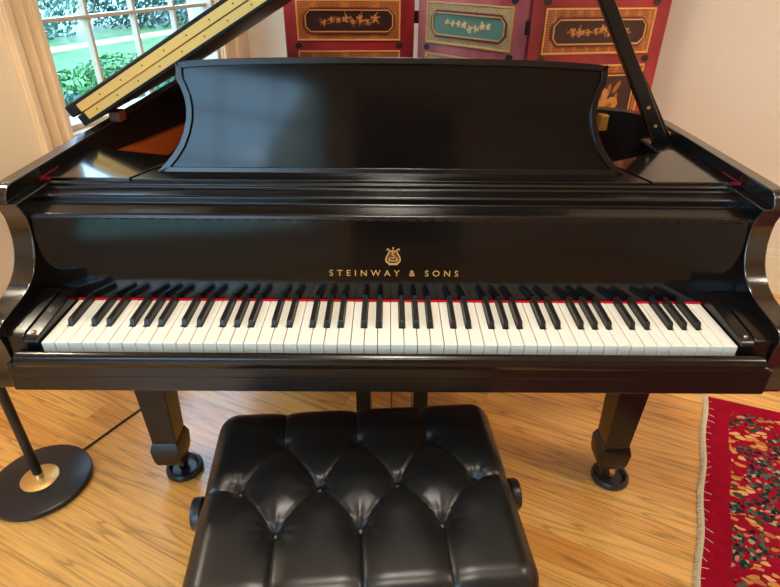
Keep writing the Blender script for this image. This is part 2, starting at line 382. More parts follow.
# arms: concave scroll at each end of the keyboard
prof = [(.27, .640), (.27, ZR), (.172, ZR), (.160, .962), (.151, .952), (.146, .940), (.149, .928), (.156, .916), (.162, .900), (.163, .880), (.161, .858), (.155, .838), (.146, .820), (.133, .804), (.115, .791),
        (.095, .782), (.070, .776), (.045, .7725), (.02, .7695), (.004, .766), (-.006, .760), (-.008, .750), (-.004, .725), (.0, .690), (-.004, .668), (-.010, .650), (-.010, .640)]
low = [(y, min(z, .932) if y < .2 else min(z, .932)) for y, z in prof]
for s in (-1, 1):
    m = MB(); m.prism([q for q in prof if q[1] < .93 or q[0] > .2 and q[1] < .7][:1] + [(.27, .932)] + [(.148, .932)] + [q for q in prof[1:] if q[1] < .930], 'x', s*.674, s*.715)
    m.prism([(.27, .9315), (.27, ZR), (.172, ZR), (.160, .959), (.151, .950), (.147, .940), (.148, .9315)], 'x', s*.688, s*.715)
    m.build('arm', 'ebony_polish', PN, .0025)
# keybed, keyslip, key blocks
m = MB(); m.box(-.676, .676, -.022, .27, .6435, .70); m.box(-.668, .668, -.0235, .1, .676, .7055); m.build('keybed', 'ebony', PN, .004)
m = MB(); m.prism([(-.010, .690), (-.010, .719), (-.014, .726), (-.020, .7305), (-.027, .7305), (-.0325, .727), (-.0345, .720), (-.0345, .711), (-.031, .704), (-.022, .702)][::-1], 'x', -.646, .648); m.build('keyslip', 'ebony', PN, .002)
for s in (-1, 1):
    m = MB(); m.prism([(-.002, .69), (-.002, .738), (.002, .743), (.012, .7465), (.15, .757), (.15, .69)], 'x', s*.6155, s*.641)
    m.prism([(.004, .69), (.004, .744), (.016, .749), (.15, .759), (.15, .69)], 'x', s*.6422, s*.674)
    kb = m.build('key_block', 'ebony', PN, .002)
    MB().lathe((s*.628, .014, .7458), [(.0045, 0), (.0045, .003), (.003, .004)], 16).build('screw', 'chrome', kb, smooth=True)
# fallboard with inlay
FB0 = Vector((0, .1490, .7365)); FB1 = Vector((0, .172, .900)); FBu = (FB1-FB0).normalized(); FBn = Vector((0, -FBu.z, FBu.y))
m = MB(); m.prism([(.1490, .7365), (.172, .900), (.196, .900), (.180, .728), (.156, .728)], 'x', -.674, .674); fb = m.build('fallboard', 'ebony_gloss', PN, .002)
m = MB(); m.box(-.615, .615, .1428, .160, .722, .7358); m.build('key_felt', 'felt', PN)['label'] = 'red felt strip behind the keys'
m = MB()
for k in range(52): m.box(-.66 + k*.0256, -.66 + k*.0256 + .014, .1705, .1755, .8945, .8975)
m.build('hinge_strip', 'bronze', fb)
def flat_text(body, size, name, mtl, parent, place, spacing=1., ext=.0006):
    cu = bpy.data.curves.new(name, 'FONT'); cu.body = body; cu.size = size; cu.align_x = 'CENTER'; cu.align_y = 'CENTER'; cu.extrude = ext; cu.space_character = spacing; cu.space_word = 1.0
    tmp = bpy.data.objects.new(name, cu); COL.objects.link(tmp); bpy.context.view_layer.update()
    me = bpy.data.meshes.new_from_object(tmp.evaluated_get(bpy.context.evaluated_depsgraph_get()))
    COL.objects.unlink(tmp); bpy.data.objects.remove(tmp); me.materials.clear(); me.materials.append(M[mtl])
    xs = [v.co.x for v in me.vertices]; cx = (min(xs)+max(xs))/2; w = max(xs)-min(xs)
    for v in me.vertices: v.co = place(v.co.x-cx, v.co.y, v.co.z, w)
    o = bpy.data.objects.new(name, me); COL.objects.link(o); attach(o, parent); return o
def on_fb(x, z, d=.0004):
    t = (z-FB0.z)/FBu.z; return Vector((x, 0, 0)) + FB0 + FBu*t + FBn*d
flat_text('STEINWAY & SONS', .0178, 'inlay_lettering', 'gold_inlay', fb, lambda x, y, z, w: on_fb(.006 + x*.250/w, .791 + y*.95, .0004+z), 1.75)['label'] = 'gold inlaid lettering'
# lyre emblem above the lettering
m = MB()
def strip(pts, w):
    for k in range(len(pts)-1):
        a = Vector(pts[k]); b = Vector(pts[k+1]); t = (b-a).normalized(); nn = Vector((-t.y, t.x))
        w0 = w[k] if isinstance(w, list) else w; w1 = w[k+1] if isinstance(w, list) else w
        q = [a+nn*w0, a-nn*w0, b-nn*w1, b+nn*w1]
        m.hexa([on_fb(.004+p.x, .827+p.y, -.0002) for p in q], [on_fb(.004+p.x, .827+p.y, .0007) for p in q])
for s in (-1, 1):
    strip([(s*.011, .0105), (s*.0125, .0125), (s*.0105, .0140), (s*.0078, .0125), (s*.0072, .0085), (s*.0095, .003), (s*.0128, -.003), (s*.0138, -.009), (s*.0115, -.0135), (s*.006, -.0155), (0, -.016)],
          [.0006, .0008, .0009, .0010, .0011, .0012, .0013, .0014, .0014, .0013, .0012])
    strip([(0, -.011), (s*.004, -.009), (s*.008, -.0105), (s*.0085, -.0075), (s*.006, -.006)], .0008)
strip([(-.0085, .0095), (.0085, .0095)], .0010); strip([(-.0015, .0155), (.0015, .0155)], .0016); strip([(0, .0095), (0, .0135)], .0007)
strip([(-.009, -.0175), (.009, -.0175)], .0011); strip([(-.005, -.0155), (-.005, -.0175)], .0008); strip([(.005, -.0155), (.005, -.0175)], .0008)
strip([(.0035, .0055), (.0005, .0065), (-.0025, .005), (-.001, .002), (.002, .0), (.0025, -.003), (0, -.0045), (-.0032, -.0035)], .0010)
strip([(-.0065, -.0065), (-.0065, -.0025)], .0009); strip([(.0065, -.0065), (.0065, -.0025)], .0009)
m.build('inlay_lyre', 'gold_inlay', fb)['label'] = 'gold lyre emblem'
m = MB(); pts = [(-.0075, .0085), (-.0125, -.005), (-.010, -.013), (.010, -.013), (.0125, -.005), (.0075, .0085)]
m.hexa([on_fb(.004+x, .827+y, -.0003) for x, y in pts], [on_fb(.004+x, .827+y, .0002) for x, y in pts]); m.build('inlay_ground', 'inlay_brown', fb)
# stepped front rail above the fallboard
pr = [(.196, .886), (.180, .8875), (.173, .891), (.171, .897), (.174, .903), (.180, .9055), (.218, .9055), (.221, .9075), (.221, .919), (.224, .922), (.258, .922), (.261, .925), (.261, .9305), (.2645, .934), (.30, .934), (.30, .886)]
m = MB(); m.prism(pr[::-1], 'x', -.690, .690); m.build('lock_rail', 'ebony', PN, .0012)
# music shelf: fixed side boards, sliding centre board
m = MB()
m.prism([(-.688, .2685), (-.518, .2685), (-.468, .385), (-.487, .416), (-.688, .472)], 'z', .914, .9405); m.build('shelf_board', 'ebony_polish', PN, .0015)
m = MB()
m.prism([(.688, .2685), (.518, .2685), (.470, .385), (.480, .394), (.56, .44), (.655, .492), (.688, .50)], 'z', .914, .9405); m.build('shelf_board', 'ebony_polish', PN, .0015)
m = MB(); m.prism([(-.514, .2685), (.514, .2685), (.465, .39), (-.465, .39)], 'z', .912, .9385); m.build('sliding_shelf', 'ebony', PN, .0015)
for s in (-1, 1):
    m = MB(); m.box(s*.6865, s*.689, .258, .33, .938, .9418); m.box(s*.672, s*.689, .2655, .268, .936, .9412)
    m.build('felt_edging', 'felt_dark', PN)['label'] = 'crimson felt edging'
# music desk
DA = Vector((0, .318, .934)); DU = Vector((0, .070, .211)).normalized(); DN = Vector((0, -DU.z, DU.y))     # DN faces the player
def DK(x, s, d=0.): return DA + Vector((x, 0, 0)) + DU*s + DN*d
half = [(.475, .0), (.474, .006), (.462, .018), (.444, .038), (.430, .058), (.419, .083), (.4125, .107), (.411, .128), (.4135, .148), (.420, .168), (.4265, .180), (.4265, .211)]
def contour(inset=0.):
    R = []
    for k, (x, s) in enumerate(half):
        a = Vector(half[max(k-1, 0)]); b = Vector(half[min(k+1, len(half)-1)]); t = (b-a).normalized(); nn = Vector((-t.y, t.x))
        q = Vector((x, s)) + nn*inset; R.append([q.x, q.y])
    if inset:
        R = [r for r in R if r[1] > inset*.62]; R[0][1] = max(R[0][1], inset*.62)
        R = [r for r in R if r[1] <= .211-inset*.8]; R.append([R[-1][0]+.002, .211-inset*.62]) 
    top = [(R[-1][0]*math.cos(PI*i/24), R[-1][1] + .0145*math.sin(PI*i/24)) for i in range(1, 24)]
    return [tuple(r) for r in R] + top + [(-x, s) for x, s in R[::-1]]
c0, c1, c2 = contour(0), None, None
def ring_frame(o_in, o_out, d0, d1, name, mtl, par, bev):
    mm = MB(); n = len(o_out)
    a = [mm.bm.verts.new(DK(x, s, d1)) for x, s in o_out]; b = [mm.bm.verts.new(DK(x, s, d1)) for x, s in o_in]
    a2 = [mm.bm.verts.new(DK(x, s, d0)) for x, s in o_out]; b2 = [mm.bm.verts.new(DK(x, s, d0)) for x, s in o_in]
    for i in range(n):
        j = (i+1) % n
        mm.face([a[i], a[j], b[j], b[i]]); mm.face([a2[j], a2[i], b2[i], b2[j]]); mm.face([a[j], a[i], a2[i], a2[j]]); mm.face([b[i], b[j], b2[j], b2[i]])
    return mm.build(name, mtl, par, bev, 2, angle=50)
def shrink(pts, k):
    R = []; n = len(pts)
    for i in range(n):
        a = Vector(pts[i-1]); p = Vector(pts[i]); b = Vector(pts[(i+1) % n])
        t1 = (p-a).normalized(); t2 = (b-p).normalized(); n1 = Vector((-t1.y, t1.x)); n2 = Vector((-t2.y, t2.x)); bis = (n1+n2)
        bis = bis / max(bis.length_squared/2, .55)
        q = p + bis*k; R.append((q.x, q.y))
    return R
cin = shrink(c0, .0165); cmid = shrink(c0, .0125)
mm = MB(); mm.hexa([DK(x, s, -.014) for x, s in c0], [DK(x, s, .0) for x, s in c0])
dk = mm.build('music_desk', 'ebony_desk', PN, .0015)
ring_frame(cmid, c0, -.0135, .006, 'desk_moulding', 'ebony', dk, .0022)
mm = MB(); mm.box(-.475, .475, .302, .345, .9343, .9375); mm.build('desk_ledge', 'ebony', dk, .0012)
# keys
WK = 1.2255/52; KT = .735; XL = -1.2255/2
names = 'ABCDEFG'
blk = {}
shift = {'A': .0022, 'C': -.0020, 'D': .0020, 'F': -.0025, 'G': 0.}
for i in range(51):
    n_ = names[i % 7]
    if n_ in shift: blk[i] = XL + (i+1)*WK + shift[n_]
BW = .0112; g = .0006
for i in range(52):
    x0 = XL + i*WK + g; x1 = XL + (i+1)*WK - g
    l = blk[i-1] + BW/2 + .0006 if (i-1) in blk else x0
    r = blk[i] - BW/2 - .0006 if i in blk else x1
    dz = random.uniform(-.0003, .0003)
    m = MB(); pts = [(x0, 0), (x1, 0), (x1, .0505)]
    if r < x1: pts += [(r, .0505)]
    pts += [(r, .1425), (l, .1425)]
    if l > x0: pts += [(l, .0505)]
    pts += [(x0, .0505)]
    m.prism(pts, 'z', .712+dz, KT+dz)
    m.build('white_key', 'white_key', PN, .0009, 2)
for i, x in blk.items():
    m = MB(); z0, z1 = .726, KT+.0118; b = BW/2; t_ = .0045
    m.hexa([Vector((x-b, .0535, z0)), Vector((x+b, .0535, z0)), Vector((x+b, .1495, z0)), Vector((x-b, .1495, z0))],
           [Vector((x-t_, .0585, z1-.0008)), Vector((x+t_, .0585, z1-.0008)), Vector((x+t_, .1495, z1)), Vector((x-t_, .1495, z1))])
    m.build('black_key', 'black_key', PN, .0012, 2)
# lid, turned 30 degrees about the bass-side hinge line; front flap folded back on it
LA = math.radians(29.7); LX, LZ, LY = -.736, .9690, .56
def LID(p): return Vector((LX + (p.x-LX)*math.cos(LA) - p.z*math.sin(LA), p.y, LZ + (p.x-LX)*math.sin(LA) + p.z*math.cos(LA)))
lidpts = [((x*1.006 if x > -.70 else -.736), y+.006) for x, y in OUT if y > LY+.02]
lidpts = [(.72, LY)] + lidpts + [(-.736, LY)]
m = MB(); m.prism(lidpts, 'z', -.007, .0195, LID); lid = m.build('lid', 'ebony_matte', PN, .002)
m = MB(); m.prism([(-.748, LY), (.722, LY), (.722, LY+.46), (-.748, LY+.46)], 'z', .0215, .0500, LID); flap = m.build('lid_flap', 'ebony_matte', lid, .004)
for z0, z1, par, ph in ((.0008, .0192, lid, .02), (.0222, .0408, lid, .05)):
    m = MB(); m.box(-.712 + (.0 if z0 < .01 else -.004), .70, LY-.0022, LY+.001, z0, z1, LID)
    hl = m.build('hinge_leaf', 'brass_hinge', par)
    m = MB(); x = -.70+ph
    while x < .69:
        c = LID(Vector((x, LY-.0022, (z0+z1)/2))); m.lathe(c, [(.0022, 0), (.0018, .0009)], 10, (0, -1, 0)); x += .064
    m.build('hinge_screws', 'brass_dark', hl)['kind'] = 'stuff'
m = MB(); m.tube([LID(Vector((-.71, LY-.002, .0205))), LID(Vector((.70, LY-.002, .0205)))], .0016, 8); m.build('hinge_pin', 'brass_dark', lid)
for y in (.64, 1.20):
    m = MB(); m.box(-.700, -.672, y-.018, y+.018, .958, .984); m.build('lid_hinge', 'copper_wood', PN, .003)
# lid prop
PB = Vector((.664, .552, .918)); PT = Vector((.262, .552, 1.545)); pd = (PT-PB).normalized(); pn = Vector((-pd.z, 0, pd.x))
def bar(mb, a, b, w0, w1, t, dn=0., y0=0.):
    a = a + pn*dn; b = b + pn*dn
    mb.hexa([a-pn*w0-Vector((0, t-y0, 0)), a+pn*w0-Vector((0, t-y0, 0)), a+pn*w0+Vector((0, t+y0, 0)), a-pn*w0+Vector((0, t+y0, 0))],
            [b-pn*w1-Vector((0, t-y0, 0)), b+pn*w1-Vector((0, t-y0, 0)), b+pn*w1+Vector((0, t+y0, 0)), b-pn*w1+Vector((0, t+y0, 0))])
m = MB(); bar(m, PB, PT, .016, .0135, .012); pp = m.build('lid_prop', 'ebony', PN, .004)
m = MB(); bar(m, PB-pd*.01, PB+pd*.20, .017, .010, .010, -.014, .024); m.build('short_prop', 'ebony', pp, .003)
for k in (.075, .125):
    m = MB(); m.lathe(PB + pd*k + Vector((0, -.012, 0)), [(.004, 0), (.0035, .003)], 14, (0, -1, 0)); m.build('prop_pin', 'brass', pp, smooth=True)
m = MB(); m.box(.668, .689, .585, .635, .925, .955); m.box(.655, .676, .60, .62, .93, .945); m.build('prop_bracket', 'brass', PN, .003)
m = MB(); m.prism([(.62, .49), (.689, .50), (.689, .62), (.62, .60)], 'z', .90, .936); m.build('prop_block', 'ebony', PN, .006)
# legs with casters, lyre
def leg(cx, cy, hw, chrome, cxo, cyo):
    m = MB()
    def sq(w, z, d=None): d = d or w; return [Vector((cx-w, cy-d, z)), Vector((cx+w, cy-d, z)), Vector((cx+w, cy+d, z)), Vector((cx-w, cy+d, z))]
    m.loft([sq(.048, .135), sq(.062, .60), sq(.066, .655)]) if False else None
    m.loft([sq(.0335, .145, .036), sq(.0405, .40, .043), sq(.047, .655, .05)])
    m.loft([sq(.0355, .065, .039), sq(.0395, .085, .043), sq(.0415, .125, .046), sq(.0345, .150, .038)])
    lg = m.build('leg', 'ebony', PN, .003)
    m = MB(); m.box(cxo-.016, cxo+.016, cyo-.016, cyo+.016, .045, .068); m.lathe((cx, cy, .05), [(.012, 0), (.012, .018)], 16)
    m.lathe((cxo-.010, cyo, .030), [(.012, 0), (.021, .003), (.021, .017), (.012, .020)], 24, (1, 0, 0)); m.build('caster', 'brass' if chrome else 'bronze', lg, .001, smooth=True)
    return lg
leg(-.625, .364, .05, 0, -.606, .372); leg(.640, .360, .05, 1, .652, .352); leg(-.35, 1.30, .05, 1, -.35, 1.30)
ly = MB(); ly.box(-.14, .14, .385, .475, .085, .135); lyre = ly.build('pedal_lyre', 'ebony', PN, .004)
m = MB(); m.box(-.12, .12, .39, .47, .63, .652); m.build('lyre_mount', 'ebony', lyre, .003)
for x in (-.0725, .0905):
    m = MB(); m.hexa([Vector((x+a*.020, .43+b*.018, .135)) for a, b in ((-1, -1), (1, -1), (1, 1), (-1, 1))], [Vector((x+a*.021, .43+b*.02, .635)) for a, b in ((-1, -1), (1, -1), (1, 1), (-1, 1))]); m.build('lyre_post', 'ebony', lyre, .003)
for x in (-.049, .008, .066):
    m = MB(); m.tube([(x, .435, .13), (x, .435, .64)], .0022 if x < .05 else .0014, 8); m.build('pedal_rod', 'brass_dark' if x > -.04 else 'brass', lyre, smooth=True)
for x in (-.055, .008, .071):
    m = MB(); m.prism([(x-.008, .40), (x+.008, .40), (x+.012, .33), (x+.009, .30), (x-.009, .30), (x-.012, .33)][::-1], 'z', .092, .102); m.build('pedal', 'brass', lyre, .003)
# caster cups are loose things under the casters
for x, y, lab in ((-.606, .372, 'black rubber caster cup under the piano leg nearer the floor lamp'), (.655, .348, 'black rubber caster cup under the piano leg nearer the red rug')):
    m = MB(); m.lathe((x, y, 0), [(.050, 0), (.053, .004), (.053, .014), (.049, .020), (.043, .021), (.038, .015), (.034, .009), (.0, .009)], 48)
    tag(m.build('caster_cup', 'rubber', None, smooth=True), lab, 'caster cup', 'caster cups under the piano legs')

# ------------------------------------------------------------------ tufted bench
BC = Vector((-.058, -.076, 0)); BA = math.radians(4.6)
def BN(p): p = Vector(p); return BC + Vector((p.x*math.cos(BA)-p.y*math.sin(BA), p.x*math.sin(BA)+p.y*math.cos(BA), p.z))
bench = thing('piano_bench', 'black button-tufted leather piano bench in front of the piano', 'bench', BC)
rowB = [(-.225, .01), (-.075, .01), (.075, .01), (.225, .01)]; rowA = [(-.150, .118), (0, .118), (.147, .118)]; rowC = [(x, -.084) for x, _ in rowA]
BTN = rowA + rowB + rowC; HX, HY = .296, .225
SEG = []
for row in (rowA, rowC):
    for k, a in enumerate(row):
        SEG += [(a, rowB[k]), (a, rowB[k+1])]
    for a in row: SEG.append((a, (a[0], (HY+.02)*(1 if a[1] > 0 else -1))))
SEG += [(rowB[0], (-HX-.02, .01)), (rowB[3], (HX+.02, .01))]
def dseg(p, a, b):
    ax, ay = a; bx, by = b; vx, vy = bx-ax, by-ay; t = max(0, min(1, ((p[0]-ax)*vx+(p[1]-ay)*vy)/(vx*vx+vy*vy))); return math.hypot(p[0]-ax-t*vx, p[1]-ay-t*vy)
def cushion_top(x, y):
    ds = min(dseg((x, y), a, b) for a, b in SEG); db = min(math.hypot(x-a, y-b) for a, b in BTN)
    z = .472
    z -= .0050*math.exp(-ds/.0030) + .0045*math.exp(-(ds/.022)**2)
    z -= .013*math.exp(-(db/.013)**2) + .0085*math.exp(-(db/.040)**2)
    ang = math.atan2(y, x)
    z += .0022*math.sin(ang*1.0+0) if False else 0
    # puckers radiating from each button
    for a, b in BTN:
        d = math.hypot(x-a, y-b)
        if d < .07: z += .0006*math.sin(9*math.atan2(y-b, x-a)+a*40)*math.exp(-((d-.022)/.016)**2)
    return z
NX, NY = 190, 140
m = MB(); grid = []
def sq_round(a, H, r):                                    # 0 inside .. 1 at the rim
    d = (abs(a)-(H-r))/r; return max(0., min(1., d))
for j in range(NY+1):
    row = []
    for i in range(NX+1):
        sx = -1+2*i/NX; sy = -1+2*j/NY
        x = sx*HX; y = sy*HY
        # pull the plan corners round
        ex, ey = sq_round(x, HX, .045), sq_round(y, HY, .045); e = math.hypot(ex, ey)
        if e > 1: 
            k = 1/e; x = math.copysign(HX-.045+.045*ex*k, x); y = math.copysign(HY-.045+.045*ey*k, y)
        e = min(1, math.hypot(sq_round(x, HX, .045), sq_round(y, HY, .045)))
        z = cushion_top(x, y)
        drop = 1-math.sqrt(max(0, 1-e**2.4))
        row.append(m.bm.verts.new(BN((x, y, z - .055*drop))))
    grid.append(row)
for j in range(NY):
    for i in range(NX): m.face([grid[j][i], grid[j][i+1], grid[j+1][i+1], grid[j+1][i]])
ring = [grid[0][i] for i in range(NX+1)] + [grid[j][NX] for j in range(1, NY+1)] + [grid[NY][i] for i in range(NX-1, -1, -1)] + [grid[j][0] for j in range(NY-1, 0, -1)]
lowr = [m.bm.verts.new(BC + (v.co-BC)*1.0 + Vector((0, 0, .392-v.co.z))) for v in ring]
for k in range(len(ring)): m.face([ring[k-1], ring[k], lowr[k], lowr[k-1]])
m.face(lowr)
cu = m.build('cushion', 'leather', bench, smooth=True)
for x, y in BTN:
    z = cushion_top(x, y); b = MB(); b.lathe(BN((x, y, z-.003)), [(.0105, 0), (.0105, .004), (.008, .007), (.004, .0085), (0, .009)], 20); b.build('button', 'leather', cu, smooth=True)
m = MB(); m.box(-HX+.012, HX-.012, -HY+.012, HY-.012, .345, .392, BN); m.build('bench_frame', 'ebony', bench, .004)
for sx in (-1, 1):
    for sy in (-1, 1):
        cx, cy = sx*(HX-.045), sy*(HY-.045); m = MB()
        m.loft([[BN((cx+a*w, cy+b*w, z)) for a, b in ((-1, -1), (1, -1), (1, 1), (-1, 1))] for w, z in ((.017, 0), (.024, .346))]); m.build('bench_leg', 'ebony', bench, .003)
    m = MB(); s = sx; e1 = .302; c = BN((s*(HX-.021), .026, .378)); ax = (BN((s, 0, 0))-BN((0, 0, 0)))
    m.lathe(c, [(.009, 0), (.009, .028), (.028, .029), (.0315, .033), (.0315, .046), (.029, .050), (.0, .050)], 36, ax); m.build('height_knob', 'rubber', bench, smooth=True)

# ------------------------------------------------------------------ floor lamp
LP = Vector((-1.003, .317, 0))
lamp = thing('floor_lamp', 'black floor lamp with round base and brass collar left of the piano', 'floor lamp', LP)
m = MB(); m.lathe(LP, [(.128, 0), (.134, .003), (.136, .010), (.134, .017), (.128, .020), (.0, .021)], 72); m.build('lamp_base', 'lamp_black', lamp, smooth=True)
m = MB(); m.lathe(LP, [(.050, .019), (.051, .0235), (.048, .0255), (.0, .027)], 56); m.build('collar_plate', 'brass', lamp, smooth=True)['label'] = 'brass disc at the foot of the pole'
m = MB(); m.lathe(LP, [(.0125, .024), (.0125, .045)], 24); m.build('pole_ferrule', 'chrome', lamp, smooth=True)
m = MB(); m.lathe(LP, [(.0125, .044), (.0125, 1.355), (.008, 1.36)], 24); m.build('pole', 'lamp_black', lamp, smooth=True)
m = MB(); m.lathe(LP + Vector((0, 0, 1.41)), [(.0, -.030), (.018, -.024), (.030, -.006), (.030, .008), (.016, .035), (.013, .06)], 24); m.build('bulb', 'dome', lamp, smooth=True)
_l = bpy.data.lights.new('floor_lamp_light', 'POINT'); _l.energy = 20; _l.color = (1, .84, .62); _l.shadow_soft_size = .03
_o = bpy.data.objects.new('floor_lamp_light', _l); COL.objects.link(_o); _o.location = LP + Vector((0, 0, 1.355))
m = MB(); m.lathe(LP, [(.05, 1.52), (.16, 1.32), (.157, 1.32), (.047, 1.518)], 40); m.build('lamp_shade', 'lamp_black', lamp, smooth=True)
def catmull(P, n=10):
    P = [Vector(p) for p in P]; P = [P[0]*2-P[1]] + P + [P[-1]*2-P[-2]]; R = []
    for k in range(1, len(P)-2):
        for i in range(n):
            t = i/n; R.append(.5*((2*P[k]) + (P[k+1]-P[k-1])*t + (2*P[k-1]-5*P[k]+4*P[k+1]-P[k+2])*t*t + (3*P[k]-P[k-1]-3*P[k+1]+P[k+2])*t**3))
    return R + [P[-2]]
m = MB(); m.tube(catmull([(-.945, .43, .006), (-.915, .485, .004), (-.875, .555, .004), (-.835, .622, .004), (-.79, .70, .004), (-.80, .86, .004), (-.86, 1.05, .004), (-.95, 1.24, .004)]), .0034, 8); m.build('power_cord', 'cord', lamp, smooth=True)

# ------------------------------------------------------------------ rug
rg = thing('rug', 'red patterned oriental rug with cream fringe on the floor right of the piano', 'rug', (1.3, 0, 0))
RA = Vector((1.118, .701, 0)); ex = Vector((.935, -.355, 0)).normalized(); ey = Vector((-.351, -.69, 0)).normalized()
m = MB(); nx, ny = 30, 40; LX_, LY_ = 1.25, 1.9; uvl = m.bm.loops.layers.uv.new('uv'); top = []
for j in range(ny+1):
    top.append([m.bm.verts.new(RA + ex*(LX_*i/nx) + ey*(LY_*j/ny) + ex*(.003*math.sin(j*1.1)) + Vector((0, 0, .007 + .0006*math.sin(i*1.3+j)))) for i in range(nx+1)])
for j in range(ny):
    for i in range(nx):
        f = m.face([top[j][i], top[j+1][i], top[j+1][i+1], top[j][i+1]])
        for lp, (a, b) in zip(f.loops, ((i, j), (i, j+1), (i+1, j+1), (i+1, j))): lp[uvl].uv = (LX_*a/nx, LY_*b/ny)
bd = [top[0][i] for i in range(nx+1)] + [top[j][nx] for j in range(1, ny+1)] + [top[ny][i] for i in range(nx-1, -1, -1)] + [top[j][0] for j in range(ny-1, 0, -1)]
lw = [m.bm.verts.new((v.co.x, v.co.y, .0005)) for v in bd]
for k in range(len(bd)): m.face([bd[k-1], bd[k], lw[k], lw[k-1]])
m.build('rug_pile', 'rug', rg, smooth=True)
m = MB()
for k in range(520):                                         # knotted band with short threads
    p = RA + ey*(LY_*k/520) + ex*(.003*math.sin(k/13*1.1)); w = random.uniform(.012, .017); a = p - ex*w + ey*random.uniform(-.003, .003)
    m.tube([p + Vector((0, 0, .006)), p - ex*w*.5 + Vector((0, 0, .007+random.uniform(0, .002))), a + Vector((0, 0, .003))], .0021, 5)
    if k % 9 == 0: m.tube([p + Vector((0, 0, .009)), p + ex*random.uniform(.008, .022) + ey*random.uniform(-.012, .012) + Vector((0, 0, .009))], .0008, 4)
fr = m.build('fringe', 'fringe', rg, smooth=True); fr['kind'] = 'stuff'

# ------------------------------------------------------------------ folding screen
S0 = Vector((.1, 1.5, 0))
scr = thing('folding_screen', 'red lacquer three-panel folding screen with gilt floral plaques behind the piano', 'folding screen', S0)
FIELDS = [(.10, .655, 'tall'), (.695, .995, 'tall'), (1.031, 1.1755, 'small'), (1.2115, 1.70, 'tall'), (1.736, 1.835, 'small')]
def flower_spray(mb, w, h, seed):
    rnd = random.Random(seed); out = []
    n = 8 if w > h else 7
    for k in range(n):
        t = -0.85 + 1.7*k/(n-1); a, b = (t*w*.78, rnd.uniform(-.25, .25)*h) if w > h else (rnd.uniform(-.25, .25)*w, t*h*.78)
        out.append((a, b, rnd.uniform(.6, 1.)*min(w, h)*.62, rnd))
    return out
def disc(mb, fn, a, b, r, d0, d1, n=8, sq=1., rot=0.):
    P = []
    for i in range(n):
        t = 2*PI*i/n; x, y = r*math.cos(t), r*sq*math.sin(t); P.append((a+x*math.cos(rot)-y*math.sin(rot), b+x*math.sin(rot)+y*math.cos(rot)))
    mb.hexa([fn(x, d0, y) for x, y in P], [fn(x, d1, y) for x, y in P])
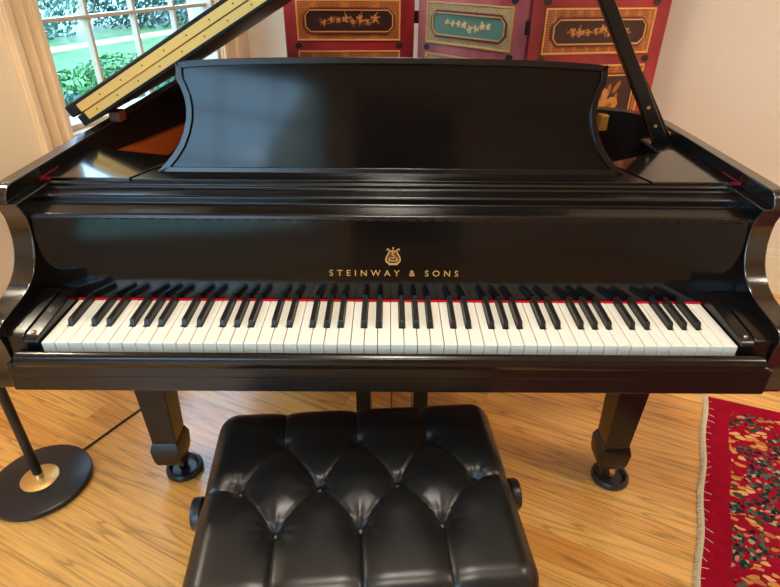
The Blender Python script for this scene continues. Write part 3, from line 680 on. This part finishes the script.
def panel(P0, ang, wd, green, seed):
    dv = Vector((math.cos(ang), math.sin(ang), 0)); nv = Vector((dv.y, -dv.x, 0))          # nv faces the piano
    def F(s, d, z): return P0 + dv*s + nv*d + Vector((0, 0, z))
    def fb_(mb, s0, s1, d0, d1, z0, z1): return mb.box(s0, s1, d0, d1, z0, z1, lambda p: F(p.x, p.y, p.z))
    mb = MB(); fb_(mb, 0, wd, -.024, 0, .04, 1.88)
    for s in (0, wd-.05): fb_(mb, s, s+.05, -.022, -.002, 0, .05)
    pn_ = mb.build('panel', 'lacquer_glare' if green else 'lacquer', scr, .004)
    if green: pn_['label'] = 'middle panel painted paler for window glare, with jade green plaques'
    s0, s1 = .047, wd-.055
    for z0, z1, kind in FIELDS:
        mb = MB(); fb_(mb, s0, s1, -.001, .0025, z0, z1); mb.build('lattice_field', 'lattice_glare' if green else 'lattice', pn_)
        mb = MB()
        for a in ((s0, s0+.006, z0, z1), (s1-.006, s1, z0, z1), (s0+.006, s1-.006, z0, z0+.006), (s0+.006, s1-.006, z1-.006, z1)): fb_(mb, a[0], a[1], .002, .0055, a[2], a[3])
        mb.build('gilt_border', 'gilt', pn_, .001)
        p0, p1, q0, q1 = s0+.026, s1-.022, z0+.024, z1-.027; c = .027
        octo = lambda k: [(p0+c*1.0, q0+k), (p1-c, q0+k), (p1-k, q0+c), (p1-k, q1-c), (p1-c, q1-k), (p0+c, q1-k), (p0+k, q1-c), (p0+k, q0+c)]
        for k0, k1, d, mt, nm in ((0., .007, .008, 'moulding', 'plaque_moulding'), (.007, .011, .0095, 'gilt', 'plaque_line')):
            mb = MB(); A_, B_ = octo(k0), octo(k1)
            for i in range(8):
                j = (i+1) % 8; q = [A_[i], A_[j], B_[j], B_[i]]
                mb.hexa([F(a, .002, b) for a, b in q], [F(a, d, b) for a, b in q])
            mb.build(nm, mt, pn_)
        mb = MB(); mb.hexa([F(a, .002, b) for a, b in octo(.010)], [F(a, .0045, b) for a, b in octo(.010)])
        pq = mb.build('plaque', 'plaque_green' if green else 'plaque_dark', pn_)
        w, h = (p1-p0)/2-.03, (q1-q0)/2-.012; cx, cz = (p0+p1)/2, (q0+q1)/2
        fl, lf = MB(), MB()
        for a, b, r, rnd in flower_spray(None, w, h, seed+int(z0*100)):
            fn = lambda x, d, y: F(cx+x, d, cz+y)
            for k in range(5):
                t = 2*PI*k/5+rnd.uniform(0, 1); disc(fl, fn, a+math.cos(t)*r*.45, b+math.sin(t)*r*.45, r*.36, .004, .0058, 7, .6, t)
            disc(fl, fn, a, b, r*.25, .004, .0068, 7)
            for k in range(4):
                t = rnd.uniform(0, 2*PI); rr = r*rnd.uniform(.9, 1.5); disc(lf, fn, a+math.cos(t)*rr*.9, max(-h, min(h, b+math.sin(t)*rr*.7)), r*.42, .004, .0052, 6, .35, t)
        pts = [(-.8*w, -.1*h), (-.4*w, .2*h), (0, -.15*h), (.4*w, .15*h), (.8*w, -.05*h)] if w > h else [(0, -.8*h), (.1*w, -.3*h), (-.1*w, .3*h), (0, .8*h)]
        for (a, b), (c_, d_) in zip(pts, pts[1:]):
            t = Vector((c_-a, d_-b)).normalized(); nn = Vector((-t.y, t.x))*.0012
            q = [(a+nn.x, b+nn.y), (a-nn.x, b-nn.y), (c_-nn.x, d_-nn.y), (c_+nn.x, d_+nn.y)]
            lf.hexa([F(cx+x, .004, cz+y) for x, y in q], [F(cx+x, .005, cz+y) for x, y in q])
        fl.build('painted_blossoms', 'bloom_pale' if green else 'bloom', pq); lf.build('painted_leaves', 'bloom_leaf', pq)
    for z in (1.0135, .675, 1.194, 1.718):
        for s in (s0+.003, s1-.003):
            mb = MB(); disc(mb, F, s, z, .014, -.001, .0025, 16, .8); mb.build('corner_boss', 'smudge', pn_)
    return pn_
w_ = .505
PL = Vector((-.411, 1.600, 0)); PM = Vector((.107, 1.636, 0)); PR = Vector((.468, 1.275, 0))
panel(PL, math.radians(4), w_, False, 11)
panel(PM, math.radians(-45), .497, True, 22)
panel(PR, math.radians(11), w_+.003, False, 33)
for P, lab in ((Vector((.101, 1.645, 0)), 'L'), (Vector((.464, 1.286, 0)), 'R')):
    for z in (.3, 1.115, 1.65):
        mb = MB(); mb.lathe(P + Vector((0, 0, z-.022)), [(.007, 0), (.007, .044)], 16); mb.box(P.x-.012, P.x+.012, P.y-.002, P.y+.002, z-.022, z+.022); mb.build('screen_hinge', 'bronze', scr, smooth=True)

# ------------------------------------------------------------------ ceiling lights, added out of view to brighten the room
def ceiling_fill_light(u, v, power, lab):
    c = RM((u, v, RH)); t = thing('ceiling_fill_light', lab, 'ceiling fill light', c, 'added ceiling fill lights')
    mb = MB(); mb.lathe(c, [(.19, 0), (.19, -.02), (.175, -.03)], 40); mb.build('fill_ring', 'brass', t, smooth=True)
    mb = MB(); mb.lathe(c, [(.172, -.022), (.165, -.05), (.12, -.085), (.06, -.10), (0, -.104)], 40); mb.build('fill_dome', 'dome', t, smooth=True)
    l = bpy.data.lights.new('ceiling_fill', 'AREA'); l.shape = 'DISK'; l.size = .34; l.energy = power; l.color = (1., .92, .80)
    o = bpy.data.objects.new('ceiling_fill', l); COL.objects.link(o); o.location = c - Vector((0, 0, .115))
ceiling_fill_light(1.57, 1.75, 28, 'unseen ceiling light added above the keyboard')
ceiling_fill_light(2.12, 3.15, 28, 'unseen ceiling light added above the bench')
ceiling_fill_light(4.12, 1.5, 40, 'unseen ceiling light added over the corner beyond the rug')

# ------------------------------------------------------------------ garden beyond the window
def G(u, v, z): return RM((u, v, z))
mb = MB(); mb.box(-40, -.2, -30, 40, -.6, -.42, RM); struct(mb.build('ground_lawn', 'lawn'))
mb = MB(); mb.box(-9.5, -8.9, -40, 30, -.42, -.40, RM); struct(mb.build('driveway', 'paving'))
mb = MB(); mb.box(-40, 40, RV+.2, 40, -.6, -.42, RM); struct(mb.build('ground_terrace', 'lawn'))
def shrub(name, c, rx, ry, rz, n, size, mt, lab, cat, seed, group=None):
    rnd = random.Random(seed); t = thing(name, lab, cat, c, group); mb = MB()
    for _ in range(n):
        d = Vector((rnd.gauss(0, 1), rnd.gauss(0, 1), rnd.gauss(0, 1))).normalized()
        r = rnd.uniform(.72, 1.05); p = Vector((c.x+d.x*rx*r, c.y+d.y*ry*r, c.z+rz+d.z*rz*r))
        a = (d + Vector((rnd.gauss(0, .6), rnd.gauss(0, .6), rnd.gauss(0, .6)))).normalized(); u = a.orthogonal().normalized(); w = a.cross(u); s = size*rnd.uniform(.6, 1.3)
        mb.face([mb.bm.verts.new(q) for q in (p-u*s, p-w*s*.5+u*.1*s, p+u*s, p+w*s*.5)])
    mb.build('foliage', mt, t)['kind'] = 'stuff'
    mb = MB()
    for k in range(4):
        a = 2*PI*k/4; mb.tube([c + Vector((.05*math.cos(a), .05*math.sin(a), 0)), c + Vector((rx*.4*math.cos(a), ry*.4*math.sin(a), rz*1.2))], [.03, .012], 6)
    mb.build('stem', 'bark', t)
gz = -.42
shrub('shrub', G(-1.5, .0, gz), .75, .75, .46, 3000, .030, 'leaf_dark', 'low blue-green shrub close to the window, left in the panes', 'shrub', 1)
shrub('shrub', G(-1.8, -1.65, gz), .75, .75, .46, 3000, .030, 'leaf_dark', 'low blue-green shrub outside the window, beside the piano lid', 'shrub', 2)
for k in range(6):
    shrub('hedge_bush', G(-4.8, -.8-1.5*k, gz), .66, .66, .25, 2200, .045, 'leaf_bright', 'clipped bright green bush in the row crossing the lawn', 'bush', 40+k, 'clipped bushes in the hedge row')
for k in range(5):
    shrub('garden_tree', G(-11.2-.5*(k % 2), -3.6-3.75*k, gz-.55), 1.75, 1.75, 1.9, 6000, .075, 'leaf_pale' if k % 2 else 'leaf_dark', 'leafy garden tree standing beyond the pale drive', 'tree', 70+k, 'garden trees beyond the drive')

# ------------------------------------------------------------------ daylight
w = bpy.data.worlds.new('World'); sc.world = w; w.use_nodes = True; bg = w.node_tree.nodes['Background']
bg.inputs['Color'].default_value = (.42, .70, 1.0, 1); bg.inputs['Strength'].default_value = 9.5
sd = (-U*.55 + V*.28 - Vector((0, 0, .80))).normalized()
sl = bpy.data.lights.new('sun', 'SUN'); sl.energy = 4.; sl.angle = .01; sl.color = (1, .95, .86)
so = bpy.data.objects.new('sun', sl); COL.objects.link(so); so.rotation_euler = sd.to_track_quat('-Z', 'Y').to_euler()
# ------------------------------------------------------------------ camera
f_px, th, ro, ya, cx, cy, cz = 562.969147, .540945303, .0100921254, .00635238522, -.00731117, -.801052, 1.32089834
F = Vector((math.sin(ya)*math.cos(th), math.cos(ya)*math.cos(th), -math.sin(th))); R = Vector((math.cos(ya), -math.sin(ya), 0)); Uc = R.cross(F)
R2 = R*math.cos(ro) + Uc*math.sin(ro); U2 = -R*math.sin(ro) + Uc*math.cos(ro)
cd = bpy.data.cameras.new('camera'); cam = bpy.data.objects.new('camera', cd); COL.objects.link(cam)
cd.sensor_fit = 'HORIZONTAL'; cd.sensor_width = 36; cd.lens = f_px/780*36; cd.clip_start = .02; cd.clip_end = 200
mw = Matrix((R2, U2, -F)).transposed().to_4x4(); mw.translation = Vector((cx, cy, cz)); cam.matrix_world = mw
sc.camera = cam
vs = sc.view_settings; vs.view_transform = 'Standard'; vs.look = 'None'; vs.exposure = 0.; vs.gamma = 1.; vs.use_curve_mapping = False
sc.cycles.use_denoising = True; sc.cycles.max_bounces = 10; sc.cycles.diffuse_bounces = 5; sc.cycles.glossy_bounces = 4; sc.cycles.transparent_max_bounces = 12
sc.cycles.sample_clamp_indirect = 6.
